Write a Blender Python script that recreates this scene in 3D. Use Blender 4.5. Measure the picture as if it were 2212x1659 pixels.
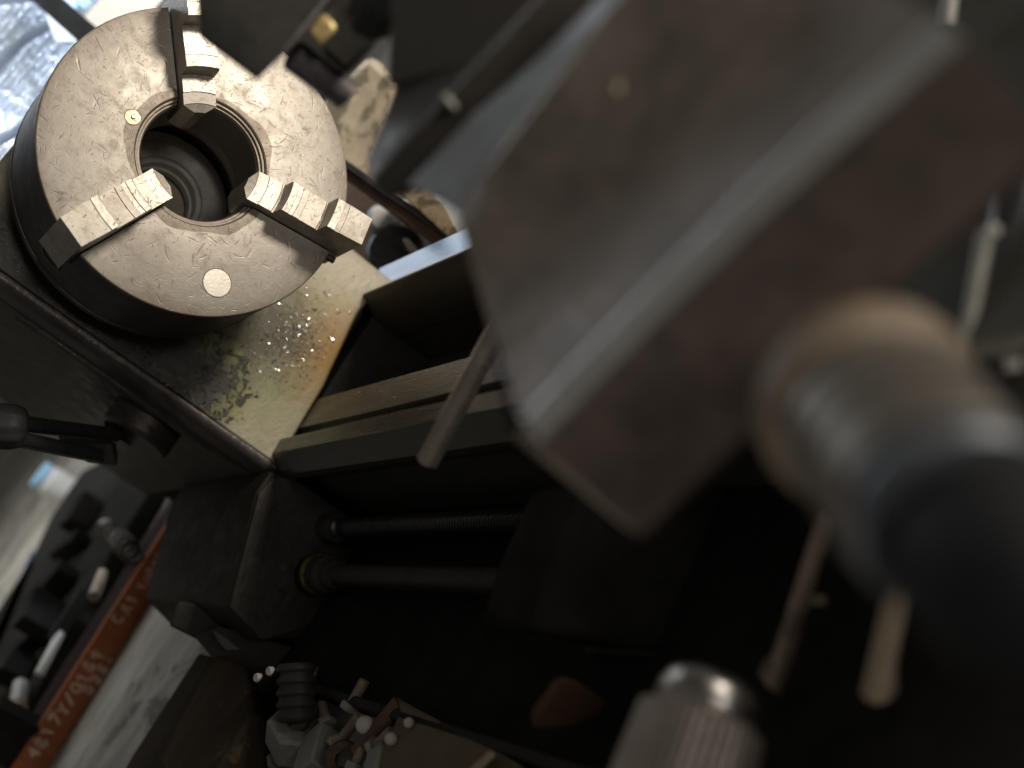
import bpy, bmesh, math, random
from mathutils import Vector, Matrix
random.seed(7)
SC = bpy.context.scene
for o in list(bpy.data.objects): bpy.data.objects.remove(o)
rad = math.radians

# ------------------------------------------------------------------ camera
# world: X = spindle axis towards the tailstock, Y = to the back of the lathe, Z = up; metres; chuck face centre = origin
RC = ((0.53090198, 0.44490512, -0.72125067), (-0.12002633, -0.803043, -0.58370851), (-0.8388902, 0.39646107, -0.37293679))
CP = Vector((0.90433795, -0.40873969, 0.07429514))
ROT = Matrix(RC)
cam = bpy.data.objects.new('camera', bpy.data.cameras.new('camera')); SC.collection.objects.link(cam)
m = Matrix((RC[0], [-v for v in RC[1]], [-v for v in RC[2]])).transposed().to_4x4(); m.translation = CP
cam.matrix_world = m
cd = cam.data; cd.sensor_width = 36; cd.lens = 42.1875; cd.clip_start = .01; cd.clip_end = 100
cd.dof.use_dof = True; cd.dof.focus_distance = 0.925; cd.dof.aperture_fstop = 3.7; cd.dof.aperture_blades = 0
SC.camera = cam

# ------------------------------------------------------------------ light and exposure
vs = SC.view_settings; vs.view_transform = 'Standard'; vs.look = 'None'; vs.exposure = 0; vs.gamma = 1
W = bpy.data.worlds.new('World'); SC.world = W; W.use_nodes = True
bg = W.node_tree.nodes['Background']; bg.inputs[0].default_value = (1, .95, .86, 1); bg.inputs[1].default_value = .072
def area(name, loc, target, sx, sy, power, col, spread=180):
    l = bpy.data.lights.new(name, 'AREA'); l.shape = 'RECTANGLE'; l.size = sx; l.size_y = sy; l.energy = power; l.color = col; l.spread = rad(spread)
    o = bpy.data.objects.new(name, l); SC.collection.objects.link(o); o.location = loc
    o.rotation_euler = (Vector(target) - Vector(loc)).to_track_quat('-Z', 'Y').to_euler()
    return o
area('workshop_window_light', (1.50, 1.02, .02), (.2, .22, -.10), .34, .45, 4.65, (1, .90, .77), 72)
area('back_window_light', (-1.75, .95, .85), (0.3, -.1, -.15), 1.3, .7, 10, (.88, .93, 1))
area('floor_fill_light', (-1.5, -.35, .9), (-1.5, -.3, -.4), 1.0, .5, 2.0, (1, .96, .86), 80)  # unseen fill added to brighten the floor
area('lever_fill_light', (.24, -.82, -.06), (.63, -.30, -.215), .12, .12, .09, (1, .92, .80), 22)  # added narrow fill for the levers and knurled dial
area('bore_fill_light', (1.9, -.12, .16), (0, 0, 0), .35, .5, .35, (1, .93, .84), 40)  # added frontal fill that reaches into the bore
area('film_fill_light', (-.15, 1.0, .75), (-.68, .36, .06), .25, .2, 4.2, (.84, .92, 1), 50)  # added lamp that puts bright dots on the bubble wrap

# ------------------------------------------------------------------ picture helpers: a pixel (2212 wide) to a point on a real plane
FD, CX, CY = 2592.2, 1106.0, 829.5
def ray(x, y): return ROT.transposed() @ Vector(((x - CX) / FD, (y - CY) / FD, 1))
def U(x, y, ax, val):
    d = ray(x, y); i = 'xyz'.index(ax); return CP + d * ((val - CP[i]) / d[i])
def D(x, y, s): return CP + ray(x, y) * s
FLOOR = -.33
def F(x, y, h=0.0): return U(x, y, 'z', FLOOR + h)
zz_ = Vector((0, 0, 1)); CAMR = Vector(RC[0]); CAMD = Vector(RC[1]); CAMF = Vector(RC[2])

# ------------------------------------------------------------------ materials
def nn(nt, t, **kw):
    n = nt.nodes.new(t)
    for k, v in kw.items(): setattr(n, k, v)
    return n
def setin(nt, n, i, v):
    if isinstance(v, bpy.types.NodeSocket): nt.links.new(v, n.inputs[i])
    else: n.inputs[i].default_value = v
def mathn(nt, op, a, b=0.0, c=None, clamp=False):
    n = nn(nt, 'ShaderNodeMath', operation=op, use_clamp=clamp); setin(nt, n, 0, a); setin(nt, n, 1, b)
    if c is not None: setin(nt, n, 2, c)
    return n.outputs[0]
def noise(nt, vec, scale, detail=4, rough=.55, dist=0.0):
    n = nn(nt, 'ShaderNodeTexNoise'); setin(nt, n, 'Vector', vec); n.inputs['Scale'].default_value = scale
    n.inputs['Detail'].default_value = detail; n.inputs['Roughness'].default_value = rough; n.inputs['Distortion'].default_value = dist
    return n.outputs['Fac']
def ramp(nt, fac, lo, hi, a=0.0, b=1.0):
    n = nn(nt, 'ShaderNodeMapRange', clamp=True); setin(nt, n, 0, fac)
    for i, v in ((1, lo), (2, hi), (3, a), (4, b)): n.inputs[i].default_value = v
    return n.outputs[0]
def mix(nt, fac, a, b):
    n = nn(nt, 'ShaderNodeMix', data_type='RGBA'); setin(nt, n, 0, fac)
    for i, v in ((6, a), (7, b)):
        if isinstance(v, bpy.types.NodeSocket): nt.links.new(v, n.inputs[i])
        else: n.inputs[i].default_value = (*v, 1)
    return n.outputs[2]
def mapping(nt, vec, scale=(1, 1, 1), rot=(0, 0, 0), loc=(0, 0, 0)):
    n = nn(nt, 'ShaderNodeMapping'); nt.links.new(vec, n.inputs[0]); n.inputs['Location'].default_value = loc
    n.inputs['Rotation'].default_value = rot; n.inputs['Scale'].default_value = scale
    return n.outputs[0]
def bumpn(nt, h, strength, dist, prev=None):
    n = nn(nt, 'ShaderNodeBump'); nt.links.new(h, n.inputs['Height']); n.inputs['Strength'].default_value = strength
    n.inputs['Distance'].default_value = dist
    if prev is not None: nt.links.new(prev, n.inputs['Normal'])
    return n.outputs[0]
def base(name):
    mt = bpy.data.materials.new(name); mt.use_nodes = True; nt = mt.node_tree
    b = nt.nodes['Principled BSDF']; co = nn(nt, 'ShaderNodeTexCoord').outputs['Object']
    return mt, nt, b, co
def MAT(name, c1, c2, scale=25, metal=0.0, rough=.5, rvar=.18, bump=.25, bscale=180, stretch=(1, 1, 1), rot=(0, 0, 0), wear=None, wscale=60, wamt=.62, coat=0, spec=.5):
    mt, nt, b, co = base(name)
    v = mapping(nt, co, stretch, rot)
    n1 = noise(nt, v, scale, 6, .6, .3); n2 = noise(nt, v, scale * 5.3, 4, .6)
    c = mix(nt, ramp(nt, mathn(nt, 'MULTIPLY_ADD', n2, .35, mathn(nt, 'MULTIPLY', n1, .65)), .36, .64), c1, c2)
    if wear:
        w = noise(nt, co, wscale, 7, .65, .6)
        c = mix(nt, ramp(nt, w, wamt, wamt + .07), c, wear)
    nt.links.new(c, b.inputs['Base Color'])
    b.inputs['Metallic'].default_value = metal; b.inputs['Specular IOR Level'].default_value = spec
    nt.links.new(ramp(nt, n2, .3, .7, max(.04, rough - rvar), min(1, rough + rvar)), b.inputs['Roughness'])
    if coat: b.inputs['Coat Weight'].default_value = coat; b.inputs['Coat Roughness'].default_value = .15
    n3 = noise(nt, v, bscale, 5, .6)
    nt.links.new(bumpn(nt, n3, bump, .002), b.inputs['Normal'])
    return mt
def dashes(nt, co, layers, w, sx, sy, seed, dens=.75):
    """short nicks at random spots: cells stretched in several directions and bent by noise"""
    out = None
    bend = noise(nt, co, 14, 2)
    off = nn(nt, 'ShaderNodeVectorMath', operation='SCALE'); 
    nv = nn(nt, 'ShaderNodeTexNoise'); nt.links.new(co, nv.inputs['Vector']); nv.inputs['Scale'].default_value = 18; nv.inputs['Detail'].default_value = 1
    nt.links.new(nv.outputs['Color'], off.inputs[0]); off.inputs['Scale'].default_value = .045
    ad = nn(nt, 'ShaderNodeVectorMath', operation='ADD'); nt.links.new(co, ad.inputs[0]); nt.links.new(off.outputs[0], ad.inputs[1])
    for k in range(layers):
        a = seed + k * 2.39996
        v = mapping(nt, mapping(nt, ad.outputs[0], (1, 1, 1), (a, 0, 0), (0, k * .37, k * .71)), (0, sx, sy))
        vo = nn(nt, 'ShaderNodeTexVoronoi', voronoi_dimensions='3D'); nt.links.new(v, vo.inputs['Vector']); vo.inputs['Scale'].default_value = 1
        hit = ramp(nt, vo.outputs['Distance'], w * .4, w, 1, 0)
        sp = nn(nt, 'ShaderNodeSeparateColor'); nt.links.new(vo.outputs['Color'], sp.inputs[0])
        hit = mathn(nt, 'MULTIPLY', hit, ramp(nt, sp.outputs[0], dens, min(1, dens + .12)))
        out = hit if out is None else mathn(nt, 'MAXIMUM', out, hit)
    return out
def radius(nt, co):
    s = nn(nt, 'ShaderNodeSeparateXYZ'); nt.links.new(co, s.inputs[0])
    return mathn(nt, 'SQRT', mathn(nt, 'ADD', mathn(nt, 'MULTIPLY', s.outputs[1], s.outputs[1]), mathn(nt, 'MULTIPLY', s.outputs[2], s.outputs[2]))), s
def distto(nt, co, p):
    n = nn(nt, 'ShaderNodeVectorMath', operation='DISTANCE'); nt.links.new(co, n.inputs[0]); n.inputs[1].default_value = p
    return n.outputs['Value']

def chuck_face_mat():
    mt, nt, b, co = base('worn_chuck_steel')
    r, sp = radius(nt, co)
    big = noise(nt, co, 16, 6, .62, .4); mid = noise(nt, co, 70, 6, .65, .3); fine = noise(nt, co, 420, 4, .7)
    c = mix(nt, ramp(nt, big, .34, .66), (.365, .33, .288), (.455, .42, .37))
    c = mix(nt, ramp(nt, mid, .52, .70, 0, .42), c, (.24, .195, .15))
    c = mix(nt, ramp(nt, fine, .60, .74, 0, .35), c, (.17, .13, .10))
    edge = ramp(nt, mathn(nt, 'ADD', r, mathn(nt, 'MULTIPLY', mid, .02)), .122, .138, 0, .6)
    c = mix(nt, edge, c, (.23, .175, .13))
    # turned ring round the bore with a ragged outline
    ring = ramp(nt, mathn(nt, 'ADD', r, mathn(nt, 'MULTIPLY', mathn(nt, 'SUBTRACT', noise(nt, co, 22, 1), .5), .022)), .0575, .0582, 1, 0)
    ringw = nn(nt, 'ShaderNodeTexWave', wave_type='RINGS', rings_direction='X'); nt.links.new(co, ringw.inputs['Vector'])
    ringw.inputs['Scale'].default_value = 260; ringw.inputs['Distortion'].default_value = 1.5; ringw.inputs['Detail'].default_value = 3
    rc = mix(nt, ramp(nt, ringw.outputs['Fac'], .2, .8), (.15, .125, .10), (.25, .215, .175))
    c = mix(nt, mathn(nt, 'MULTIPLY', ring, .95), c, rc)
    d1 = dashes(nt, co, 4, .20, 46, 330, .4, .88); d2 = dashes(nt, co, 5, .18, 110, 640, 1.7, .84)
    big_d = dashes(nt, co, 3, .20, 30, 190, 2.9, .90)
    nick = mathn(nt, 'MAXIMUM', mathn(nt, 'MAXIMUM', d1, mathn(nt, 'MULTIPLY', d2, .7)), big_d)
    nick = mathn(nt, 'MULTIPLY', nick, ramp(nt, sp.outputs[0], -.001, -.0002))
    c = mix(nt, mathn(nt, 'MULTIPLY', nick, .22), c, (.17, .13, .095))
    # body side: its shade put into a dark colour
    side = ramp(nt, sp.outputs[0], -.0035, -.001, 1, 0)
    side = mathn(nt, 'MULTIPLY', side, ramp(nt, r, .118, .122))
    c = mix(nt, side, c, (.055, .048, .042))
    inner = mathn(nt, 'MULTIPLY', ramp(nt, sp.outputs[0], -.009, -.006, 1, 0), ramp(nt, r, .050, .060, 1, 0))
    c = mix(nt, inner, c, (.17, .15, .125))
    nt.links.new(c, b.inputs['Base Color'])
    b.inputs['Metallic'].default_value = .6
    nt.links.new(ramp(nt, mid, .3, .7, .42, .60), b.inputs['Roughness'])
    h1 = bumpn(nt, fine, .12, .0006)
    h2 = bumpn(nt, mathn(nt, 'MULTIPLY', nick, -1), .38, .0006, h1)
    nt.links.new(bumpn(nt, mid, .12, .002, h2), b.inputs['Normal'])
    return mt
def jaw_mat():
    mt, nt, b, co = base('hardened_jaw_steel')
    mid = noise(nt, co, 60, 6, .65, .4); fine = noise(nt, co, 380, 4, .65)
    c = mix(nt, ramp(nt, mid, .38, .66), (.45, .415, .365), (.32, .285, .24))
    c = mix(nt, ramp(nt, noise(nt, co, 130, 6, .7), .54, .70, 0, .6), c, (.22, .16, .11))
    nt.links.new(c, b.inputs['Base Color']); b.inputs['Metallic'].default_value = .55
    nt.links.new(ramp(nt, fine, .3, .7, .30, .48), b.inputs['Roughness'])
    w = nn(nt, 'ShaderNodeTexWave', wave_type='RINGS', rings_direction='X'); nt.links.new(co, w.inputs['Vector'])
    w.inputs['Scale'].default_value = 330; w.inputs['Distortion'].default_value = .6
    d = dashes(nt, co, 3, .2, 110, 600, .9, .85)
    n1 = bumpn(nt, mathn(nt, 'ADD', fine, mathn(nt, 'MULTIPLY', w.outputs['Fac'], .15)), .12, .0006)
    nt.links.new(bumpn(nt, mathn(nt, 'MULTIPLY', d, -1), .4, .0005, n1), b.inputs['Normal'])
    return mt
PX = -.144
ZTOP = .118
def plate_mat():
    mt, nt, b, co = base('brushed_stained_plate')
    brush = noise(nt, mapping(nt, co, (1, 1, 1), (rad(35), 0, 0)), 1, 2)
    br = noise(nt, mapping(nt, mapping(nt, co, (1, 1, 1), (rad(-62), 0, 0)), (1, 900, 60)), 1, 4, .6)
    mid = noise(nt, co, 45, 7, .65, .5); fine = noise(nt, co, 260, 6, .7)
    c = mix(nt, ramp(nt, br, .3, .7), (.34, .305, .24), (.47, .425, .345))
    c = mix(nt, ramp(nt, mid, .44, .70, 0, .65), c, (.25, .23, .14))
    g = distto(nt, co, U(425, 815, 'x', PX)); g2 = distto(nt, co, U(560, 760, 'x', PX)); ru = distto(nt, co, U(715, 765, 'x', PX)); dk = distto(nt, co, U(590, 715, 'x', PX))
    wob = mathn(nt, 'MULTIPLY', mathn(nt, 'SUBTRACT', mid, .5), .075)
    wobf = mathn(nt, 'MULTIPLY', mathn(nt, 'SUBTRACT', fine, .5), .03)
    # green tint wide
    c = mix(nt, ramp(nt, mathn(nt, 'ADD', g2, wob), .035, .115, .85, 0), c, (.19, .20, .10))
    # rust-orange oil
    c = mix(nt, ramp(nt, mathn(nt, 'ADD', ru, wob), .014, .068, .9, 0), c, (.29, .165, .045))
    # dark grime with chips
    c = mix(nt, ramp(nt, mathn(nt, 'ADD', dk, mathn(nt, 'ADD', wob, wobf)), .018, .066, .88, 0), c, (.06, .052, .038))
    # flaked green paint
    gm = ramp(nt, mathn(nt, 'ADD', g, mathn(nt, 'ADD', wob, wobf)), .043, .046, 1, 0)
    fl = ramp(nt, noise(nt, co, 105, 6, .62, .8), .50, .53)
    pc = mix(nt, fl, mix(nt, mid, (.20, .235, .11), (.27, .23, .10)), (.06, .056, .04))
    c = mix(nt, gm, c, pc)
    # oily black border towards the front edge
    s = nn(nt, 'ShaderNodeSeparateXYZ'); nt.links.new(co, s.inputs[0])
    oil = ramp(nt, mathn(nt, 'ADD', mathn(nt, 'MULTIPLY', s.outputs[2], 1.0), mathn(nt, 'MULTIPLY', wob, .6)), -.172, -.140)
    oil = mathn(nt, 'MULTIPLY', oil, ramp(nt, s.outputs[1], -.06, -.09))
    c = mix(nt, oil, c, (.035, .032, .028))
    nt.links.new(c, b.inputs['Base Color'])
    b.inputs['Metallic'].default_value = .3
    nt.links.new(mathn(nt, 'SUBTRACT', ramp(nt, fine, .3, .7, .42, .62), mathn(nt, 'MULTIPLY', oil, .2)), b.inputs['Roughness'])
    nt.links.new(mathn(nt, 'MULTIPLY', oil, .8), b.inputs['Coat Weight']); b.inputs['Coat Roughness'].default_value = .2
    h = bumpn(nt, br, .22, .0008)
    h = bumpn(nt, mathn(nt, 'MULTIPLY', gm, fl), .8, .0014, h)
    big = mathn(nt, 'ADD', fine, mathn(nt, 'MULTIPLY', mid, .6))
    nt.links.new(bumpn(nt, big, .35, .0016, h), b.inputs['Normal'])
    return mt

M = {}
M['chuck'] = chuck_face_mat(); M['jaw'] = jaw_mat(); M['plate'] = plate_mat()
M['slotdark'] = MAT('oily_dark_steel', (.05, .044, .038), (.085, .075, .065), 40, .5, .45)
M['brass'] = MAT('brass', (.55, .36, .19), (.66, .47, .28), 90, .6, .4)
M['bright'] = MAT('bright_steel', (.55, .53, .5), (.68, .66, .62), 60, .7, .3, .1, .1)
M['plug'] = MAT('plug_steel', (.58, .54, .47), (.70, .66, .59), 110, .4, .45, .1, .09, 420)
M['spindle'] = MAT('spindle_steel', (.42, .40, .38), (.58, .56, .53), 80, .2, .4, .1, .15)
M['chrome'] = MAT('worn_chrome', (.42, .41, .40), (.55, .53, .51), 40, 1, .32, .06, .08)
M['cream'] = MAT('cream_glint', (.9, .82, .62), (.95, .88, .7), 20, 0, .3, .05, .05)
M['glint'] = MAT('fresh_metal_chip', (.88, .86, .82), (.95, .93, .9), 200, .9, .2, .1, .05)
M['highlit'] = MAT('highlit_black_edge', (.20, .20, .18), (.30, .30, .27), 60, .2, .5)
M['rustlever'] = MAT('rusty_lever_steel', (.12, .088, .066), (.19, .145, .11), 60, .2, .6, .1, .5, 160, wear=(.07, .05, .034), wscale=60, wamt=.56)
M['skirt'] = MAT('knurled_dark_steel', (.20, .175, .155), (.28, .25, .225), 60, .6, .35, .08, .15)
M['ringsteel'] = MAT('brushed_ring_steel', (.20, .22, .25), (.28, .30, .33), 40, .7, .5, .06, .08)
M['ball'] = MAT('worn_black_ball', (.022, .023, .026), (.035, .036, .04), 20, 0, .6, .08, .05, spec=.2)
M['collar'] = MAT('satin_dial_steel', (.24, .215, .185), (.34, .31, .275), 40, .5, .38, .1, .1)
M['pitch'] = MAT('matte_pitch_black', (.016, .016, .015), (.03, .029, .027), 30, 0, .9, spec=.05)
M['litedge'] = MAT('lit_edge_grey', (.24, .25, .26), (.33, .34, .35), 20, .3, .45, .1, .2)  # pale grey that puts the light on edges into the colour
M['shadeblack'] = MAT('shade_black', (.05, .049, .043), (.072, .07, .062), 30, 0, .9, spec=.04)  # black that holds the under-bed shade in its colour
M['way'] = MAT('shaded_way_steel', (.07, .061, .052), (.10, .09, .077), 30, .4, .3, .08, .12, 500, (.12, 1, 1), wear=(.05, .04, .03), wscale=160, wamt=.70, spec=.6)  # front way: steel darkened, its shade put into the colour
M['wayrear'] = MAT('lit_way_steel', (.78, .79, .82), (.86, .87, .9), 30, .92, .2, .06, .12, 500, (.12, 1, 1), wear=(.3, .3, .32), wscale=120, wamt=.72)  # rear way: same steel made pale, window reflection put into the colour
M['wayside'] = MAT('dull_way_steel', (.05, .046, .038), (.085, .076, .062), 30, .2, .5, .1, .15, 300, (.15, 1, 1), spec=.3)
M['casting'] = MAT('dark_casting', (.028, .026, .023), (.045, .041, .034), 22, .1, .5, .15, .4, 90, wear=(.065, .055, .042), wscale=26, wamt=.62)
M['hsfront'] = MAT('greasy_headstock_paint', (.05, .05, .042), (.085, .078, .062), 14, .15, .45, .15, .4, 120, wear=(.11, .10, .07), wscale=22, wamt=.60)
M['hsedge'] = MAT('worn_dark_edge', (.06, .054, .052), (.12, .105, .10), 30, .5, .38, .12, .5, 160)
M['gear'] = MAT('gearbox_paint', (.026, .025, .02), (.04, .036, .027), 12, .1, .55, .15, .35, 150, wear=(.11, .085, .05), wscale=38, wamt=.68, spec=.25)
M['black'] = MAT('black_paint', (.042, .041, .038), (.062, .06, .055), 20, .0, .5, .15, .3, 120, spec=.25)
M['blackgloss'] = MAT('black_bakelite', (.022, .023, .026), (.035, .036, .04), 20, 0, .28, .08, .05)
M['bronze'] = MAT('bronze_ring', (.17, .12, .045), (.25, .18, .075), 40, .8, .35)
M['rod'] = MAT('worn_rod_steel', (.36, .31, .27), (.48, .42, .37), 60, .85, .3, .08, .15, 260, wear=(.2, .15, .11), wscale=80, wamt=.66)
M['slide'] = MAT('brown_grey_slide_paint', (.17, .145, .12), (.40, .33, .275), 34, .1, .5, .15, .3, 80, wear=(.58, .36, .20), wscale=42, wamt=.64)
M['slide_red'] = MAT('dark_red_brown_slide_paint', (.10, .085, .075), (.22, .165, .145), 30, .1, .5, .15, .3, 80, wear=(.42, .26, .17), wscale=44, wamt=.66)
M['slide_highlight'] = MAT('pale_ridge_highlight', (.70, .70, .69), (.82, .82, .80), 20, .65, .36, .1, .2)  # pale colour that paints the highlight along the ridge
M['cross'] = MAT('grey_cross_slide_paint', (.062, .056, .049), (.10, .089, .077), 10, .1, .5, .15, .3, 80)
M['tan'] = MAT('grimy_tan_paint', (.50, .38, .25), (.34, .26, .165), 30, .0, .6, .15, .3, 60, wear=(.15, .12, .065), wscale=24, wamt=.49)
M['rust'] = MAT('rusty_brown_steel', (.10, .05, .024), (.055, .03, .018), 40, .2, .6, .15, .5, 150)
M['orange'] = MAT('orange_primer', (.42, .115, .028), (.30, .075, .02), 12, 0, .55, .15, .3, 90, wear=(.2, .06, .025), wscale=18, wamt=.62)
M['bardark'] = MAT('dark_red_oxide', (.022, .013, .012), (.035, .021, .02), 14, .0, .8, .15, .3, 90, spec=.08)
M['chalk'] = MAT('white_chalk', (.85, .62, .5), (.7, .45, .33), 120, 0, .9)
M['floor'] = MAT('worn_concrete', (.20, .185, .155), (.50, .48, .42), 9, 0, .75, .15, .5, 60, (1, .4, 1), wear=(.13, .12, .10), wscale=13, wamt=.56)
M['wood'] = MAT('dirty_timber', (.035, .028, .02), (.07, .054, .038), 16, 0, .85, .1, .6, 60, (1.6, .25, 1), wear=(.12, .09, .06), wscale=18, wamt=.64, spec=.1)
M['board'] = MAT('brown_board', (.165, .128, .078), (.22, .175, .11), 16, 0, .7, .1, .3, 90)
M['white'] = MAT('white_plastic', (.72, .71, .68), (.70, .69, .66), 20, 0, .35, .1, .05)
M['palegrey'] = MAT('pale_grey_metal', (.42, .42, .38), (.30, .30, .27), 30, .2, .5)
M['blue'] = MAT('blue_paint', (.025, .05, .17), (.035, .07, .22), 20, 0, .45)
M['sheetblue'] = MAT('sky_blue_paint', (.07, .27, .48), (.10, .34, .58), 8, 0, .6)
M['palewood'] = MAT('pale_plywood', (.60, .53, .46), (.70, .62, .53), 6, 0, .7)
M['windowwhite'] = MAT('white_curtain', (.86, .9, .9), (.8, .86, .9), 4, 0, .8)
M['stripe'] = MAT('light_blue_cloth', (.35, .6, .85), (.4, .66, .9), 8, 0, .8)
M['copper'] = MAT('copper_rust', (.17, .10, .065), (.12, .075, .05), 30, .1, .65)
M['graygreen'] = MAT('grey_green_apron_paint', (.045, .047, .038), (.062, .062, .05), 10, .0, .6, .1, .2, spec=.2)
M['lever'] = MAT('tan_worn_lever', (.52, .41, .30), (.64, .52, .39), 40, .1, .5, .1, .3, 120, wear=(.28, .20, .13), wscale=40, wamt=.62)
M['leverdark'] = MAT('brown_rusty_lever', (.28, .21, .155), (.40, .32, .24), 50, .2, .55, .1, .5, 160, wear=(.14, .10, .065), wscale=60, wamt=.58)
M['gold'] = MAT('gold_lit_face', (.62, .44, .16), (.72, .58, .30), 40, .5, .35)  # gold light on the clamp face put into the colour
M['stud'] = MAT('blued_steel_thread', (.26, .235, .25), (.36, .33, .35), 60, .5, .35)
def bubble_mat():
    mt, nt, b, co = base('clear_bubble_film')
    b.inputs['Base Color'].default_value = (.50, .56, .66, 1); b.inputs['Roughness'].default_value = .14
    b.inputs['Specular IOR Level'].default_value = .9; b.inputs['Coat Weight'].default_value = .6
    out = nt.nodes['Material Output']; tr = nn(nt, 'ShaderNodeBsdfTranslucent'); tr.inputs[0].default_value = (.84, .9, .97, 1)
    mx = nn(nt, 'ShaderNodeMixShader'); mx.inputs[0].default_value = .25
    nt.links.new(b.outputs[0], mx.inputs[1]); nt.links.new(tr.outputs[0], mx.inputs[2]); nt.links.new(mx.outputs[0], out.inputs[0])
    return mt
M['bubble'] = bubble_mat()

# ------------------------------------------------------------------ mesh helpers
def link(name, bm, mat, parent=None, bevel=0, smooth=None, seg=2):
    bmesh.ops.recalc_face_normals(bm, faces=bm.faces)
    me = bpy.data.meshes.new(name); bm.to_mesh(me); bm.free()
    for mt in (mat if isinstance(mat, (list, tuple)) else [mat]): me.materials.append(mt)
    o = bpy.data.objects.new(name, me); SC.collection.objects.link(o)
    if smooth is not None:
        for p in me.polygons: p.use_smooth = True
        me.set_sharp_from_angle(angle=rad(smooth))
    if bevel:
        md = o.modifiers.new('bevel', 'BEVEL'); md.width = bevel; md.segments = seg; md.limit_method = 'ANGLE'; md.angle_limit = rad(28)
        md.harden_normals = False
        for p in me.polygons: p.use_smooth = True
        if smooth is None: me.set_sharp_from_angle(angle=rad(28))
    if parent: adopt(o, parent)
    return o
def base_of(p):
    l = p.matrix_basis.copy()
    return base_of(p.parent) @ p.matrix_parent_inverse @ l if p.parent else l
def adopt(o, parent):
    o.parent = parent; o.matrix_parent_inverse = base_of(parent).inverted()
def thing(name, label, cat, loc, group=None):
    o = bpy.data.objects.new(name, None); SC.collection.objects.link(o); o.location = loc; o.empty_display_size = .02
    return tag(o, label, cat, group)
def tag(o, label, cat, group=None):
    o['label'] = label; o['category'] = cat
    if group: o['group'] = group
    return o
def frame(axis, up=None):
    a = Vector(axis).normalized()
    t = Vector(up) if up else (Vector((0, 0, 1)) if abs(a.z) < .9 else Vector((1, 0, 0)))
    u = (t - a * t.dot(a)).normalized(); return a, u, a.cross(u)
def lathe_bm(bm, org, axis, prof, seg=48, ripple=None):
    """prof: list of (radius, distance along axis)"""
    a, u, v = frame(axis); org = Vector(org); rings = []
    for r, t in prof:
        if r < 1e-6: rings.append([bm.verts.new(org + a * t)]); continue
        ring = []
        for k in range(seg):
            f = 2 * math.pi * k / seg; rr = r * (1 + (ripple(k, t) if ripple else 0))
            ring.append(bm.verts.new(org + a * t + (u * math.cos(f) + v * math.sin(f)) * rr))
        rings.append(ring)
    for p, q in zip(rings, rings[1:]):
        for k in range(seg):
            j = (k + 1) % seg
            if len(p) == 1 and len(q) == 1: break
            if len(p) == 1: bm.faces.new((p[0], q[k], q[j]))
            elif len(q) == 1: bm.faces.new((p[k], p[j], q[0]))
            else: bm.faces.new((p[k], p[j], q[j], q[k]))
    p, q = rings[-1], rings[0]
    if len(p) > 1 and len(q) > 1:                      # a ring-shaped section closes on itself
        for k in range(seg):
            j = (k + 1) % seg; bm.faces.new((p[k], p[j], q[j], q[k]))
    return bm
def turned(name, org, axis, prof, mat, parent=None, seg=48, smooth=35, ripple=None, bevel=0):
    return link(name, lathe_bm(bmesh.new(), org, axis, prof, seg, ripple), mat, parent, bevel, smooth)
def rod(name, p0, p1, r0, mat, parent=None, r1=None, seg=24, ch=.12):
    p0, p1 = Vector(p0), Vector(p1); L = (p1 - p0).length; r1 = r1 or r0; c = min(r0, r1) * ch
    return turned(name, p0, p1 - p0, [(0, 0), (r0 - c, 0), (r0, c), (r1, L - c), (r1 - c, L), (0, L)], mat, parent, seg)
def box_bm(bm, c, ux, uy, uz):
    c, ux, uy, uz = map(Vector, (c, ux, uy, uz)); vs_ = []
    for i in (-1, 1):
        for j in (-1, 1):
            for k in (-1, 1): vs_.append(bm.verts.new(c + ux * i + uy * j + uz * k))
    for f in ((0, 1, 3, 2), (4, 6, 7, 5), (0, 4, 5, 1), (2, 3, 7, 6), (0, 2, 6, 4), (1, 5, 7, 3)): bm.faces.new([vs_[i] for i in f])
    return bm
def box(name, lo, hi, mat, parent=None, bevel=0):
    lo, hi = Vector(lo), Vector(hi); c = (lo + hi) / 2; d = (hi - lo) / 2
    return link(name, box_bm(bmesh.new(), c, (d.x, 0, 0), (0, d.y, 0), (0, 0, d.z)), mat, parent, bevel)
def prism(name, pts, vec, mat, parent=None, bevel=0, taper=None):
    bm = bmesh.new(); vec = Vector(vec); a = [bm.verts.new(Vector(p)) for p in pts]; b = [bm.verts.new(Vector(p) + vec) for p in pts]
    bm.faces.new(a); bm.faces.new(b[::-1]); n = len(a)
    for i in range(n): bm.faces.new((a[i], b[i], b[(i + 1) % n], a[(i + 1) % n]))
    return link(name, bm, mat, parent, bevel)
def hull(name, pts, mat, parent=None, bevel=0, seg=2):
    bm = bmesh.new()
    for p in pts: bm.verts.new(Vector(p))
    r = bmesh.ops.convex_hull(bm, input=bm.verts)
    bmesh.ops.delete(bm, geom=[g for g in r['geom_interior'] if isinstance(g, bmesh.types.BMVert)], context='VERTS')
    bmesh.ops.dissolve_limit(bm, angle_limit=rad(4), verts=bm.verts, edges=bm.edges)
    return link(name, bm, mat, parent, bevel, None, seg)
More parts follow.
